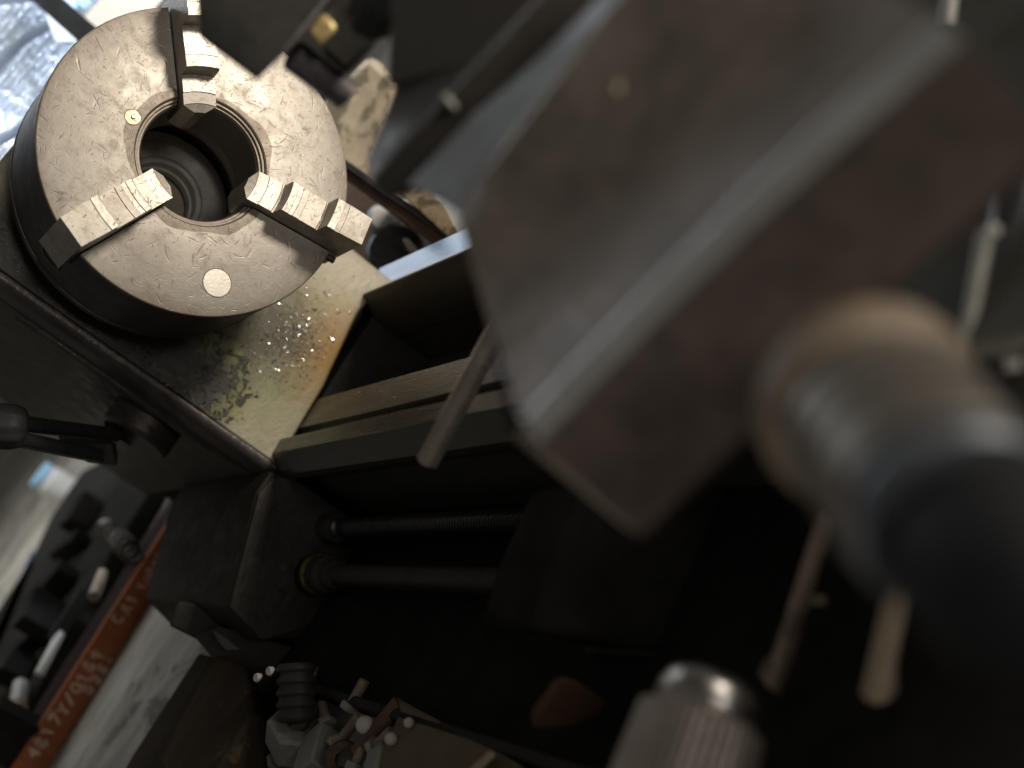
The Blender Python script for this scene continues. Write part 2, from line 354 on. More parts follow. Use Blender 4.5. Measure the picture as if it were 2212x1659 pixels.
def tube_path(name, pts, r, mat, parent=None, seg=10):
    bm = bmesh.new(); pts = [Vector(p) for p in pts]; rings = []; n = None
    for i, p in enumerate(pts):
        t = (pts[min(i + 1, len(pts) - 1)] - pts[max(i - 1, 0)]).normalized()
        if n is None: _, n, _ = frame(t)
        n = (n - t * n.dot(t)).normalized(); b_ = t.cross(n)
        rings.append([bm.verts.new(p + (n * math.cos(2 * math.pi * k / seg) + b_ * math.sin(2 * math.pi * k / seg)) * r) for k in range(seg)])
    for p, q in zip(rings, rings[1:]):
        for k in range(seg): bm.faces.new((p[k], p[(k + 1) % seg], q[(k + 1) % seg], q[k]))
    bm.faces.new(rings[0]); bm.faces.new(rings[-1])
    return link(name, bm, mat, parent, 0, 50)
def boolean_cut(o, cutters):
    for c in cutters:
        md = o.modifiers.new('cut', 'BOOLEAN'); md.operation = 'DIFFERENCE'; md.object = c; md.solver = 'EXACT'
    dg = bpy.context.evaluated_depsgraph_get()
    me = bpy.data.meshes.new_from_object(o.evaluated_get(dg)); o.modifiers.clear(); o.data = me
    for c in cutters: bpy.data.objects.remove(c)
def structure(o): o['kind'] = 'structure'; return o

# ================================================================== the setting
bm = bmesh.new()
vv = [bm.verts.new(p) for p in ((-14, -6, FLOOR), (3, -6, FLOOR), (3, 6, FLOOR), (-14, 6, FLOOR))]; bm.faces.new(vv)
structure(link('floor', bm, M['floor']))

# ================================================================== lathe bed
bed = thing('lathe_bed', 'long dark lathe bed with ground steel ways running out from under the chuck', 'lathe bed', (.3, -.03, -.32))
def along(name, yz, x0, x1, mat, bevel=.0006):
    return prism(name, [(x0, y, z) for y, z in yz], (x1 - x0, 0, 0), mat, bed, bevel)
along('front_way', [(-.053, -.26), (-.053, -.2235), (-.0865, -.2235), (-.0885, -.229), (-.0945, -.229), (-.1055, -.2140), (-.1205, -.2148), (-.1365, -.2300), (-.1365, -.236), (-.12, -.26)], PX + .0005, 1.1, M['way'])
along('rear_way', [(.0600, -.212), (.0615, -.206), (.094, -.206), (.094, -.212)], PX + .0005, 1.1, M['wayrear'])
along('way_flank', [(.048, -.26), (.048, -.228), (.0592, -.2065), (.0598, -.2125), (.0935, -.2125), (.0935, -.26)], PX + .001, 1.1, M['wayside'])
along('bed_wall', [(-.119, -.2605), (-.119, -.322), (-.056, -.322), (-.056, -.2605)], PX + .001, 1.1, M['shadeblack'], .002)
along('bed_wall', [(.05, -.2605), (.05, -.322), (.09, -.322), (.09, -.2605)], PX + .001, 1.1, M['shadeblack'], .002)
box('chip_trough', (PX + .002, -.0555, -.32), (1.0, .0495, -.30), M['shadeblack'], bed)

# ================================================================== headstock
hs = thing('headstock', 'grimy headstock casting behind the chuck with a stained bright end face', 'headstock', (-.35, -.03, -.23))
cz = [U(585, 1008, 'x', PX), U(640, 935, 'x', PX), U(700, 835, 'x', PX), U(767, 690, 'x', PX), U(775, 675, 'x', PX), U(842, 601, 'x', PX)]
ztop = ZTOP
face_pts = [Vector((PX, -.128, ztop))] + [Vector((PX, -.128, -.226))] + cz[1:] + [Vector((PX, cz[-1].y, ztop))]
prism('end_face', face_pts, (-.02, 0, 0), M['plate'], hs, .0025)
# rounded black border and raised bead along the front edge, front cover
bm = bmesh.new()
prof = [(-.128, PX), (-.131, PX + .0005), (-.1345, PX - .001), (-.1375, PX - .004), (-.139, PX - .009), (-.139, PX - .03), (-.128, PX - .03)]
lo = [bm.verts.new((x, y, -.233)) for y, x in prof]; hi = [bm.verts.new((x, y, ztop)) for y, x in prof]
for i in range(len(prof)): j = (i + 1) % len(prof); bm.faces.new((lo[i], hi[i], hi[j], lo[j]))
bm.faces.new(lo); bm.faces.new(hi)
link('front_corner', bm, M['hsedge'], hs, 0, 60)
box('front_cover', (-.56, -.139, -.225), (PX - .034, -.06, ztop), M['hsfront'], hs, .003)
bm = bmesh.new()
def edge_bead(x, w, z0, z1):
    n = 14; L = []; Rr = []
    for k in range(n + 1):
        a = math.pi * k / n; L.append(bm.verts.new((x + math.cos(a) * w, -.1385 - math.sin(a) * w * .8, z0))); Rr.append(bm.verts.new((x + math.cos(a) * w, -.1385 - math.sin(a) * w * .8, z1)))
    for k in range(n): bm.faces.new((L[k], L[k + 1], Rr[k + 1], Rr[k]))
    bm.faces.new(L); bm.faces.new(Rr)
edge_bead(PX - .047, .006, -.20, .03)
link('cover_bead', bm, M['hsedge'], hs, 0, 50)
box('lower_block', (-.60, -.12, -.325), (PX - .001, .09, -.2265), M['pitch'], hs)
box('gear_case', (-.62, -.06, -.224), (PX - .022, .09, ztop - .004), M['casting'], hs, .004)
# spindle nose and bore seen through the chuck
turned('spindle_nose', (-.118, 0, 0), (1, 0, 0), [(.062, -.02), (.062, -.006), (.052, -.006), (.0505, -.001), (.038, 0), (.037, -.004), (.0355, -.004), (.0345, -.0015), (.0325, -.0015), (.0315, -.012), (.0295, -.012), (.029, -.02)], M['spindle'], hs, 72)
turned('spindle_bore', (-.118, 0, 0), (1, 0, 0), [(.0292, -.02), (.0285, -.2), (.0, -.2)], M['slotdark'], hs, 48)
# oil-wet chips stuck to the end face
bm = bmesh.new()
for k in range(900):
    a = random.gauss(0, 1); b_ = random.gauss(0, 1)
    if k < 620: p = U(640 + a * 48 - b_ * 22, 724 + b_ * 46, 'x', PX)
    elif k < 760: p = U(735 + a * 18 - b_ * 26, 760 + b_ * 42, 'x', PX)
    else:
        t = random.random(); p = U(40 + t * 330 + a * 8, 665 + t * 170 + b_ * 9, 'x', PX)
    if p.y < -.127 or p.z < -.225 + max(0, (p.y + .1)) * .02: continue
    if p.z > (-.2235 if p.y < -.058 else -.2085):
        s = random.uniform(.00025, .0008) * (1.6 if random.random() < .10 else 1)
        mt_ = Matrix.Translation((PX + .0012, p.y, p.z)) @ Matrix.Rotation(random.random() * 6, 4, Vector((random.random(), random.random(), 1)).normalized()) @ Matrix.Diagonal((s, s * random.choice((.8, 1, 1.4, 3.2)), s * .8, 1))
        bmesh.ops.create_icosphere(bm, subdivisions=1, radius=1, matrix=mt_)
o = link('metal_chips', bm, M['glint'])
o['kind'] = 'stuff'; tag(o, 'tiny shiny metal chips stuck in oil on the bright headstock face', 'metal chips')

# ================================================================== three-jaw chuck
R, DEP, RB = .125, .109, .0468
chuck = thing('lathe_chuck', 'large round worn steel three jaw chuck on the lathe spindle', 'chuck', (-DEP, 0, 0))
body = turned('chuck_body', (0, 0, 0), (1, 0, 0), [(.0535, 0), (.0525, -.0006), (.0518, -.0022), (.0503, -.0022), (.0498, -.0045), (.0482, -.0045), (.0476, -.0065), (RB, -.0075), (RB, -.058), (.064, -.060), (.064, -DEP),
    (.1235, -DEP), (R, -DEP + .0015), (R, -.0016), (R - .0006, -.0004), (R - .0016, 0)], M['chuck'], chuck, 192, 25)
PHI = [rad(40), rad(160), rad(-80)]
def jf(phi): return Vector((0, math.cos(phi), math.sin(phi))), Vector((0, -math.sin(phi), math.cos(phi))), Vector((1, 0, 0))
cut = []
for ph in PHI:
    er, et, ex = jf(ph)
    c = link('cut', box_bm(bmesh.new(), er * .09 - ex * .015, er * .06, et * .0141, ex * .021), M['slotdark']); cut.append(c)
# steel and brass plug sockets are shallow round pockets
pb = U(765 * .375, 675 * .375, 'x', 0); ps = U(1250 * .375, 1630 * .375, 'x', 0)
boolean_cut(body, cut)
body.data.set_sharp_from_angle(angle=rad(25))
md = body.modifiers.new('bevel', 'BEVEL'); md.width = .0004; md.segments = 2; md.limit_method = 'ANGLE'; md.angle_limit = rad(50)
turned('back_plate', (-DEP - .0005, 0, 0), (1, 0, 0), [(.065, -.03), (.104, -.03), (.106, -.028), (.106, 0), (.065, 0), ], M['slotdark'], chuck, 96)
turned('rim_line', (-DEP + .012, 0, 0), (1, 0, 0), [(R - .001, -.0012), (R + .0007, -.0008), (R + .0007, .0008), (R - .001, .0012)], M['slotdark'], chuck, 160)
bp = turned('brass_plug', (0, pb.y, pb.z), (1, 0, 0), [(0, -.004), (.0061, -.004), (.0061, .0001), (.0058, .0004), (.0019, .0004), (.0017, -.0004), (0, -.0004)], M['brass'], chuck, 32)
turned('centre_pin', (0, pb.y, pb.z), (1, 0, 0), [(0, -.002), (.0015, -.002), (.0015, .0006), (.0010, .0011), (0, .0012)], M['bright'], bp, 20)
turned('plug_rim', (0, pb.y, pb.z), (1, 0, 0), [(.00612, -.002), (.00612, .00015), (.0065, .00015), (.0065, -.002)], M['slotdark'], bp, 32)
sp_ = turned('steel_plug', (0, ps.y, ps.z), (1, 0, 0), [(0, -.004), (.0113, -.004), (.0113, .0001), (.0110, .0004), (.004, .00055), (0, .0005)], M['plug'], chuck, 48)
turned('plug_rim', (0, ps.y, ps.z), (1, 0, 0), [(.01132, -.002), (.01132, .00012), (.0118, .00012), (.0118, -.002)], M['slotdark'], sp_, 48)
# key socket on the rim and little stud by the right jaw
def jaw(ph):
    er, et, ex = jf(ph); bm = bmesh.new(); hw = .0131; NT = 10
    # (radius, height, half width)
    P = [(.0365, .0015, .0036), (.0372, .0062, .0044), (.0437, .0082, hw), (.0438, .0088, hw), (.0525, .0098, hw), (.0527, .0108, hw), (.0640, .0112, hw), (.0648, .0100, hw), (.0662, .0100, hw),
         (.0672, .0235, hw), (.0682, .0250, hw), (.0735, .0252, hw), (.0737, .0246, hw), (.0775, .0248, hw), (.0777, .0252, hw), (.0830, .0252, hw), (.0832, .0246, hw), (.0990, .0246, hw), (.0998, .0235, hw), (.1008, .0235, hw),
         (.1012, .0395, hw), (.1022, .0415, hw), (.1085, .0418, hw), (.1087, .0412, hw), (.1130, .0412, hw), (.1132, .0418, hw), (.1335, .0418, hw - .0008)]
    top = []; bot = []
    for i, (r, h, w) in enumerate(P):
        row = []; rb = []
        for k in range(NT + 1):
            t = -w + 2 * w * k / NT
            s = math.sqrt(max(r * r - t * t, 1e-6)) if i < len(P) - 1 else r
            row.append(bm.verts.new(er * s + et * t + ex * h)); rb.append(bm.verts.new(er * s + et * t + ex * -.034 if r < .12 else er * s + et * t + ex * -.034))
        top.append(row); bot.append(rb)
    for a, b_ in ((top, 1), (bot, -1)):
        for p, q in zip(a, a[1:]):
            for k in range(NT): bm.faces.new((p[k], p[k + 1], q[k + 1], q[k]))
    for k in range(NT):
        for i in (0, -1): bm.faces.new((top[i][k], top[i][k + 1], bot[i][k + 1], bot[i][k]))
    for i in range(len(P) - 1):
        for k in (0, NT): bm.faces.new((top[i][k], top[i + 1][k], bot[i + 1][k], bot[i][k]))
    return link('jaw', bm, M['jaw'], chuck, .0005, 30)
for ph in PHI: jaw(ph)
er, et, ex = jf(PHI[2])
rod('slot_stud', er * .118 - et * .0165 + ex * -.006, er * .132 - et * .0165 + ex * -.006, .003, M['slotdark'], chuck)
er, et, ex = jf(PHI[1])
turned('key_socket', er * .1245 - et * .0 + ex * -.062, er, [(0, 0), (.008, 0), (.0085, .0012), (.012, .0012), (.0125, .0004), (.0125, -.002)], M['slotdark'], chuck, 32)

# ================================================================== headstock levers
lv = thing('speed_lever', 'black gear lever with fluted knob on a round boss, headstock front', 'lever', U(300, 922, 'y', -.139))
bc = U(305, 925, 'y', -.150)
turned('boss', Vector((bc.x, -.1395, bc.z)), (0, -1, 0), [(.034, 0), (.034, .020), (.031, .024), (.012, .026), (0, .026)], M['hsedge'], lv, 40)
s0 = .98
k0 = D(20, 921, s0)
rod('arm', D(250, 940, 1.10), D(10, 910, s0), .0068, M['blackgloss'], lv)
rod('arm', D(215, 985, 1.08), D(20, 945, s0), .0068, M['blackgloss'], lv)
kb = turned('knob', D(60, 925, s0 + .01), D(-60, 915, s0) - D(60, 925, s0 + .01), [(0, 0), (.010, .0), (.016, .004), (.0185, .012), (.0185, .03), (.015, .05), (0, .056)], M['ball'], lv, 40, 40, lambda k, t: .05 * (k % 4 < 2))
hull('lever_block', [D(125, 930, 1.1), D(240, 930, 1.1), D(250, 1005, 1.1), D(190, 1000, 1.1), D(128, 965, 1.1), D(135, 930, 1.2), D(250, 930, 1.2), D(255, 1005, 1.2), D(135, 965, 1.2)], M['black'], lv, .004)

# ================================================================== gearbox, lead screw and feed rod
gb = thing('feed_gearbox', 'dark feed gearbox with worn paint under the headstock front', 'gearbox', (-.3, -.2, -.4))
GX = -.13
P1, P2 = U(555, 1062, 'x', GX), U(490, 1312, 'x', GX)
P0 = U(585, 1018, 'x', GX); P3 = U(560, 1385, 'x', GX); P4 = U(700, 1470, 'x', GX)
prism('gearbox_body', [Vector((GX, -.133, -.236)), P0, P1, P2, P3, Vector((GX, P3.y + .02, P3.z - .03)), Vector((GX, -.133, -.36))], (-.26, 0, 0), [M['gear']], gb, .002)
prism('end_plate', [Vector((GX + .004, -.133, -.24)), U(592, 1030, 'x', GX + .004), U(560, 1064, 'x', GX + .004), U(496, 1310, 'x', GX + .004), U(566, 1384, 'x', GX + .004), Vector((GX + .004, P3.y + .03, P3.z - .03)), Vector((GX + .004, -.133, -.35))], (-.0035, 0, 0), M['casting'], gb, .001)
box('drain_lip', (-.36, P2.y + .004, P2.z - .012), (-.30, P2.y + .02, P2.z - .004), M['rust'], gb, .001)
hb = thing('clutch_lever', 'black clutch lever hanging below the feed gearbox over pale floor', 'lever', U(450, 1380, 'y', -.25))
lp = lambda x, y, s: D(x, y, s)
hull('lever_hub', [lp(385, 1298, 1.12), lp(470, 1310, 1.12), lp(480, 1370, 1.12), lp(425, 1382, 1.12), lp(366, 1352, 1.12), lp(372, 1330, 1.12)] + [lp(395, 1300, 1.18), lp(475, 1315, 1.18), lp(480, 1375, 1.18), lp(375, 1350, 1.18)], M['black'], hb, .003)
hull('lever_arm', [lp(420, 1375, 1.10), lp(470, 1350, 1.10), lp(640, 1400, 1.08), lp(640, 1480, 1.08), lp(500, 1470, 1.09), lp(475, 1440, 1.09), lp(466, 1420, 1.09)] + [lp(430, 1375, 1.15), lp(475, 1350, 1.15), lp(640, 1400, 1.15), lp(640, 1480, 1.15), lp(490, 1450, 1.15)], M['black'], hb, .003)
prism('wear_pad', [lp(457, 1358, 1.078), lp(482, 1372, 1.078), lp(510, 1396, 1.076), lp(520, 1404, 1.076), lp(488, 1406, 1.076), lp(470, 1385, 1.077)], CAMF * .004, M['slide_red'], hb, .001)
ls = thing('lead_screw', 'long black threaded lead screw below the front way', 'lead screw', U(735, 1138, 'x', -.1))
L0 = U(735, 1140, 'x', -.10); rl = .0085
prof = [(0, 0), (rl * 1.25, 0), (rl * 1.25, .004), (rl * .9, .005), (rl * .9, .02)]
x = .02
while x < .44:
    prof += [(rl * .80, x), (rl * .80, x + .0012), (rl, x + .0020), (rl, x + .0032)]; x += .004
prof += [(0, x)]
turned('screw_thread', L0, (1, 0, 0), prof, M['blackgloss'], ls, 32, 25)
turned('collar', L0 - Vector((.03, 0, 0)), (1, 0, 0), [(0, 0), (.013, 0), (.0135, .001), (.0135, .026), (.0125, .0285), (0, .0285)], M['black'], ls, 36)
fr = thing('feed_rod', 'smooth black feed rod with bronze collar, below the lead screw', 'feed rod', U(690, 1240, 'x', -.1))
F0 = U(690, 1240, 'x', -.11)
turned('bronze_collar', F0, (1, 0, 0), [(0, -.004), (.0185, -.004), (.0195, -.002), (.0195, .003), (.0180, .0045), (0, .0045)], M['bronze'], fr, 48)
turned('rod_bearing', F0 + Vector((.005, 0, 0)), (1, 0, 0), [(0, 0), (.0165, 0), (.0165, .016), (.0125, .020), (.0125, .034), (.0115, .036), (0, .036)], M['black'], fr, 40)
bm = lathe_bm(bmesh.new(), F0 + Vector((.041, 0, 0)), (1, 0, 0), [(0, 0), (.0088, 0), (.0088, .40), (0, .40)], 32)
link('rod_shaft', bm, M['black'], fr, 0, 40)
box('rod_keyway', (F0.x + .05, F0.y - .0095, F0.z - .0028), (F0.x + .44, F0.y - .0085, F0.z + .0028), M['gear'], fr)

# ================================================================== apron and pan (shade put into near-black colour)
ped = thing('chip_pan', 'black sheet chip pan in deep shade below the lathe bed', 'chip pan', (0, -.15, FLOOR))
PXX = .02
q0, q1 = F(480, 1442), F(1140, 1659); qd = (q1 - q0).normalized(); q2 = q0 + qd * 1.7
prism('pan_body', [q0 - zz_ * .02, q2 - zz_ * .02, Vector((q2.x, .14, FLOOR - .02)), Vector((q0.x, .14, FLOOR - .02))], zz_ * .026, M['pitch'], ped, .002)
qn = Vector((qd.y, -qd.x, 0))
prism('pan_rim', [q0, q2, q2 - qn * .008, q0 - qn * .008], zz_ * .016, M['shadeblack'], ped, .002)
ap = thing('carriage_apron', 'grey green carriage apron in shade under the big slide', 'apron', D(1500, 1300, .62))
fa = [(1140, 1062), (1063, 1235), (1033, 1351), (1213, 1383), (1405, 1425), (1700, 1480), (2330, 1560), (2330, 900), (1500, 1000)]
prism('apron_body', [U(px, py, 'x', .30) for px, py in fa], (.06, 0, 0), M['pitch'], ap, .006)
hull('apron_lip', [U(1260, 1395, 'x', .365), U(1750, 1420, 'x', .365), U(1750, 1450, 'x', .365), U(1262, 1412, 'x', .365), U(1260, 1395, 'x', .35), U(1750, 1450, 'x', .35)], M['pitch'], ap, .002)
rp = hull('rusty_clamp', [U(px, py, 'x', .36 + dx) for px, py, dx in ((1145, 1535, 0), (1205, 1458, .012), (1250, 1470, .014), (1312, 1515, .01), (1300, 1540, 0), (1230, 1570, 0), (1150, 1575, 0), (1150, 1575, -.03), (1300, 1540, -.03), (1205, 1460, -.03))], M['rust'], None, .004)
tag(rp, 'rust orange lump of a clamp in the shade under the apron', 'clamp')

# ================================================================== carriage rod lever
lv2 = rod('carriage_rod', D(920, 1003, .72), D(1100, 665, .70), .0068, M['rod'], None, None, 40, .18)
tag(lv2, 'plain round steel bar slanting over the ways from behind the big slide', 'rod')

# ================================================================== tool and holder in front of the chuck
tool = thing('tool_holder', 'black square tool holder pointing its corner at the chuck face', 'tool holder', D(600, 20, .58))
hull('holder_body', [D(428, 62, .60), D(430, 80, .60), D(555, 174, .57), D(590, 140, .57), D(665, 68, .58), D(800, -120, .6), D(420, -140, .62)] + [D(440, 70, .66), D(560, 165, .63), D(660, 60, .64), D(790, -120, .66), D(430, -140, .68)], M['black'], tool, .0015)
hull('clamp_plate', [D(664, 66, .578), D(700, 26, .578), D(732, 62, .578), D(694, 104, .578), D(664, 66, .60), D(700, 26, .60), D(732, 62, .60), D(694, 104, .60)], M['gold'], tool, .002)
hull('clamp_body', [D(700, 10, .585), D(790, -70, .585), D(860, 20, .60), D(800, 105, .60), D(745, 160, .60), D(690, 110, .59)] + [D(705, 15, .65), D(790, -70, .65), D(860, 20, .65), D(745, 160, .65), D(690, 110, .65)], M['black'], tool, .003)
turned('bolt_head', D(790, 60, .575), D(830, -20, .56) - D(790, 60, .575), [(0, 0), (.010, 0), (.0115, .002), (.0115, .012), (.013, .014), (.013, .03), (0, .03)], M['blackgloss'], tool, 6, 20)
st0, st1 = D(632, 118, .60), D(748, 205, .62); L = (st1 - st0).length; prof = [(0, 0)]; t = 0
while t < L: prof += [(.0072, t), (.0083, t + .0008)]; t += .0016
prof += [(0, t)]
turned('threaded_stud', st0, st1 - st0, prof, M['stud'], tool, 28, 20)

# ================================================================== rear things beyond the chuck
cab = thing('tan_cabinet', 'grimy tan painted cabinet corner lit behind the chuck rim', 'cabinet', D(780, 300, 1.5))
s1 = 1.45
prism('cabinet_side', [D(670, 240, s1), D(800, 112, s1), D(866, 172, s1 - .04), D(830, 330, s1 - .04), D(800, 420, s1 - .03), D(700, 330, s1)], CAMF * .3, M['tan'], cab, .012)
gd = thing('splash_guard', 'rusty brown splash guard rail running behind the rear way', 'guard rail', D(870, 460, 1.2))
def strip(name, a, b_, w, s, th, mat, par, bev=.001):
    a3, b3 = D(*a, s[0]), D(*b_, s[1]); d = (b3 - a3).normalized(); n = d.cross(CAMF).normalized()
    c = (a3 + b3) / 2 + CAMF * th
    return link(name, box_bm(bmesh.new(), c, d * (b3 - a3).length / 2, n * w, CAMF * th), mat, par, bev)
strip('rail_bar', (735, 362), (1010, 560), .0068, (1.26, 1.14), .01, M['rust'], gd)
strip('rail_lip', (720, 335), (1010, 535), .0035, (1.262, 1.142), .02, M['black'], gd)
cv = hull('bellows_cover', [D(px, py, s) for px, py, s in ((880, 388, 1.2), (905, 380, 1.2), (925, 410, 1.18), (965, 450, 1.16), (992, 505, 1.14), (994, 525, 1.14), (985, 528, 1.14), (930, 478, 1.17), (860, 415, 1.2), (900, 400, 1.30), (990, 520, 1.25), (870, 420, 1.3))], M['tan'], None, .008, 3)
tag(cv, 'tan rounded metal cover just behind the rusty guard rail', 'cover')
mb = thing('motor_box', 'brown motor housing in the gap behind the rear way', 'housing', D(830, 480, 1.35))
hull('housing_body', [D(px, py, s) for px, py, s in ((745, 380, 1.42), (800, 400, 1.42), (1010, 560, 1.3), (1000, 640, 1.3), (840, 620, 1.36), (740, 560, 1.42), (745, 380, 1.6), (1010, 640, 1.5), (760, 600, 1.6))], M['copper'], mb, .006)
turned('dark_port', D(862, 552, 1.31), -CAMF, [(0, 0), (.033, 0), (.036, .004), (.030, .02), (0, .022)], M['blackgloss'], mb, 36)
turned('bokeh_cap', D(826, 478, 1.32), -CAMF, [(0, 0), (.017, 0), (.017, .012), (.010, .022), (0, .023)], M['white'], mb, 30)  # both white caps stand in for out-of-focus highlight spots
turned('bokeh_cap', D(856, 464, 1.33), -CAMF, [(0, 0), (.010, 0), (.010, .01), (.006, .016), (0, .017)], M['white'], mb, 30)
hull('glint_patch', [D(868, 516, 1.275), D(880, 513, 1.275), D(898, 532, 1.275), D(903, 545, 1.275), D(894, 552, 1.275), D(880, 540, 1.275), D(868, 516, 1.285), D(900, 540, 1.285), D(885, 545, 1.285)], M['cream'], mb, .002)  # cream piece painted in place of a specular glint

# ================================================================== cross slide (blurred grey slabs, upper middle)
cs = thing('cross_slide', 'blurred grey cross slide with a thin bright edge, upper middle', 'cross slide', D(1050, 150, .47))
def sheet_body(name, rows, back, mat, par, bev=0, smooth=None):
    """a casting: its front faces are given as rows of points, its back lies behind them"""
    bm = bmesh.new(); fr_ = [[bm.verts.new(p) for p in r] for r in rows]; allp = [p for r in rows for p in r]; dv = (sum(allp, Vector()) / len(allp) - CP).normalized() * back
    bk = [[bm.verts.new(p + dv) for p in r] for r in rows]
    for g in (fr_, bk):
        for a, b_ in zip(g, g[1:]):
            for k in range(len(a) - 1): bm.faces.new((a[k], a[k + 1], b_[k + 1], b_[k]))
    for r, q in ((fr_[0], bk[0]), (fr_[-1], bk[-1])):
        for k in range(len(r) - 1): bm.faces.new((r[k], r[k + 1], q[k + 1], q[k]))
    for k in (0, -1):
        for a, b_, c, d in zip(fr_, fr_[1:], bk, bk[1:]): bm.faces.new((a[k], b_[k], d[k], c[k]))
    return link(name, bm, mat, par, bev, smooth, 3)
sheet_body('slide_top', [[D(850, -60, .50), D(838, 190, .50), D(862, 178, .50), D(792, 345, .52)], [D(1215, -60, .44), D(1030, 130, .45), D(955, 215, .46), D(800, 395, .49)]], .03, M['cross'], cs, .002)
sheet_body('slide_side', [[D(1215, -60, .442), D(1030, 130, .452), D(955, 215, .462), D(800, 395, .492)], [D(1440, -60, .44), D(1150, 160, .46), D(960, 400, .48), D(835, 432, .50)]], .03, M['cross'], cs, .002)
tube_path('edge_highlight', [D(1215, -60, .438), D(1092, 76, .448), D(960, 214, .458), D(870, 310, .475), D(800, 392, .488)], .0009, M['litedge'], cs)  # pale tube stands in for the highlight along the slide edge
hull('strip_clip', [D(950, 208, .455), D(965, 200, .455), D(990, 232, .455), D(982, 240, .455), D(950, 208, .465), D(965, 200, .465), D(990, 232, .465), D(982, 240, .465)], M['palegrey'], cs, .001)

# ================================================================== the big blurred compound slide
co_ = thing('compound_slide', 'huge out of focus brown compound slide block in front', 'compound slide', D(1500, 600, .4))
A = [(982, 452, .415), (1002, 560, .405), (1062, 745, .39), (1086, 870, .38), (1112, 955, .37)]
Bt = [(1345, -80, .40), (1600, -90, .38), (1800, -90, .36), (1950, -90, .34), (2090, 20, .315)]
ridge0, ridge1 = (1135, 925, .340), (2045, 48, .265)
def lerp(a, b_, t): return tuple(p + (q - p) * t for p, q in zip(a, b_))
# one rounded section swept along the ridge: upper face, pale strip painting the ridge highlight, lower face
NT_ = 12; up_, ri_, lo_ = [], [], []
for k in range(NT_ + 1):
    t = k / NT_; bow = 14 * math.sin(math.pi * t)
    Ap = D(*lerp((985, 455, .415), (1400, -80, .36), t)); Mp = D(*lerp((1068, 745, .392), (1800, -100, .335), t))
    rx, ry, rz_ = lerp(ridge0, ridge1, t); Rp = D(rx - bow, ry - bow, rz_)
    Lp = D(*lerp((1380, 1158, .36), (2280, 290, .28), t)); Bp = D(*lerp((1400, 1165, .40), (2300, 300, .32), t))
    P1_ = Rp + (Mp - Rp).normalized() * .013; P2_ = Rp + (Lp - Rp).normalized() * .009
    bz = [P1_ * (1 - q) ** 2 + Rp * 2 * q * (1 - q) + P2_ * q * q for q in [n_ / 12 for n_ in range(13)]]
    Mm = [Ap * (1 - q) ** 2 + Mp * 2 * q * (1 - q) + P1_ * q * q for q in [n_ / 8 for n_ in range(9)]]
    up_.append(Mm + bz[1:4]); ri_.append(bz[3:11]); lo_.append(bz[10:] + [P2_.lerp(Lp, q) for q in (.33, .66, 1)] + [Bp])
core = []
for t in (0, 1):
    a_ = D(*lerp((985, 455, .415), (1400, -80, .36), t)); r_ = D(*lerp(ridge0, ridge1, t)); l_ = D(*lerp((1380, 1158, .36), (2280, 290, .28), t)); cc = (a_ + r_ + l_) / 3; g_ = (cc - CP).normalized()
    core += [p.lerp(cc, .10) + g_ * q for p in (a_, r_, l_) for q in (.024, .085)]
hull('slide_core', core, M['casting'], co_, .003)
def rows_of(cols): return [[c[n_] for c in cols] for n_ in range(len(cols[0]))]
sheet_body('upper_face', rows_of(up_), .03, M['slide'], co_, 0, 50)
sheet_body('ridge_highlight', rows_of(ri_), .006, M['slide_highlight'], co_, 0, 50)
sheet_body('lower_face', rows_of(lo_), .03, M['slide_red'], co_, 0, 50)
sheet_body('end_cheek', [[D(985, 455, .416), D(1062, 745, .386), D(1112, 950, .348), D(1135, 928, .342)], [D(1000, 470, .46), D(1080, 760, .43), D(1125, 955, .40), D(1380, 1160, .378)]], .03, M['slide'], co_, .001)
st = sheet_body('lit_chamfer', [[D(880, 400, .455), D(1020, 250, .44), D(1190, 100, .42), D(1345, -60, .40)], [D(985, 458, .425), D(1100, 300, .41), D(1230, 130, .40), D(1395, -60, .385)]], .02, M['litedge'], co_, .001)  # chamfer made pale: window light on it put into the colour
# paint chips on the faces
for px, py, s, r in ((1455, 455, .352, .0032), (1340, 190, .37, .0025), (1510, 100, .356, .002), (1790, 505, .318, .0016)):
    turned('paint_chip', D(px, py, s), -CAMF, [(0, -.003), (r, -.003), (r * .8, .0004), (0, .0006)], M['lever'], co_, 12)

# handwheel hub with graduated collar and black knob
hw = thing('feed_dial', 'blurred steel feed dial with black ball handle on the big slide', 'dial', D(1850, 820, .28))
K_ = .95; h0 = D(1872, 880, .302 * K_); h1 = D(2065, 1118, .258 * K_); ax = (h1 - h0)
ax_n = ax.normalized(); LA = ax.length
turned('dial_hub', h0, ax, [(r_ * K_, t_ * K_) for r_, t_ in [(0, -.010), (.0250, -.010), (.0272, -.006), (.0278, 0), (.0272, .004), (.0240, .007), (0, .007)]], M['leverdark'], hw, 64)
turned('dial_collar', h0 + ax_n * .0072 * K_, ax, [(r_ * K_, t_ * K_) for r_, t_ in [(0, 0), (.0236, 0), (.0244, .001), (.0244, .0065), (.0215, .0074), (.0215, .0090), (.0244, .0095), (.0244, .0165), (.0215, .0174), (.0215, .0190), (.0244, .0195), (.0244, LA / K_ - .014), (.0236, LA / K_ - .013), (0, LA / K_ - .013)]], M['collar'], hw, 96, 30, None)
turned('dial_ring', h0 + ax_n * (LA - .004 * K_), ax, [(r_ * K_, t_ * K_) for r_, t_ in [(0, -.0015), (.0222, -.0015), (.0232, .001), (.0232, .005), (.0216, .0075), (.0185, .008), (0, .008)]], M['ringsteel'], hw, 64)
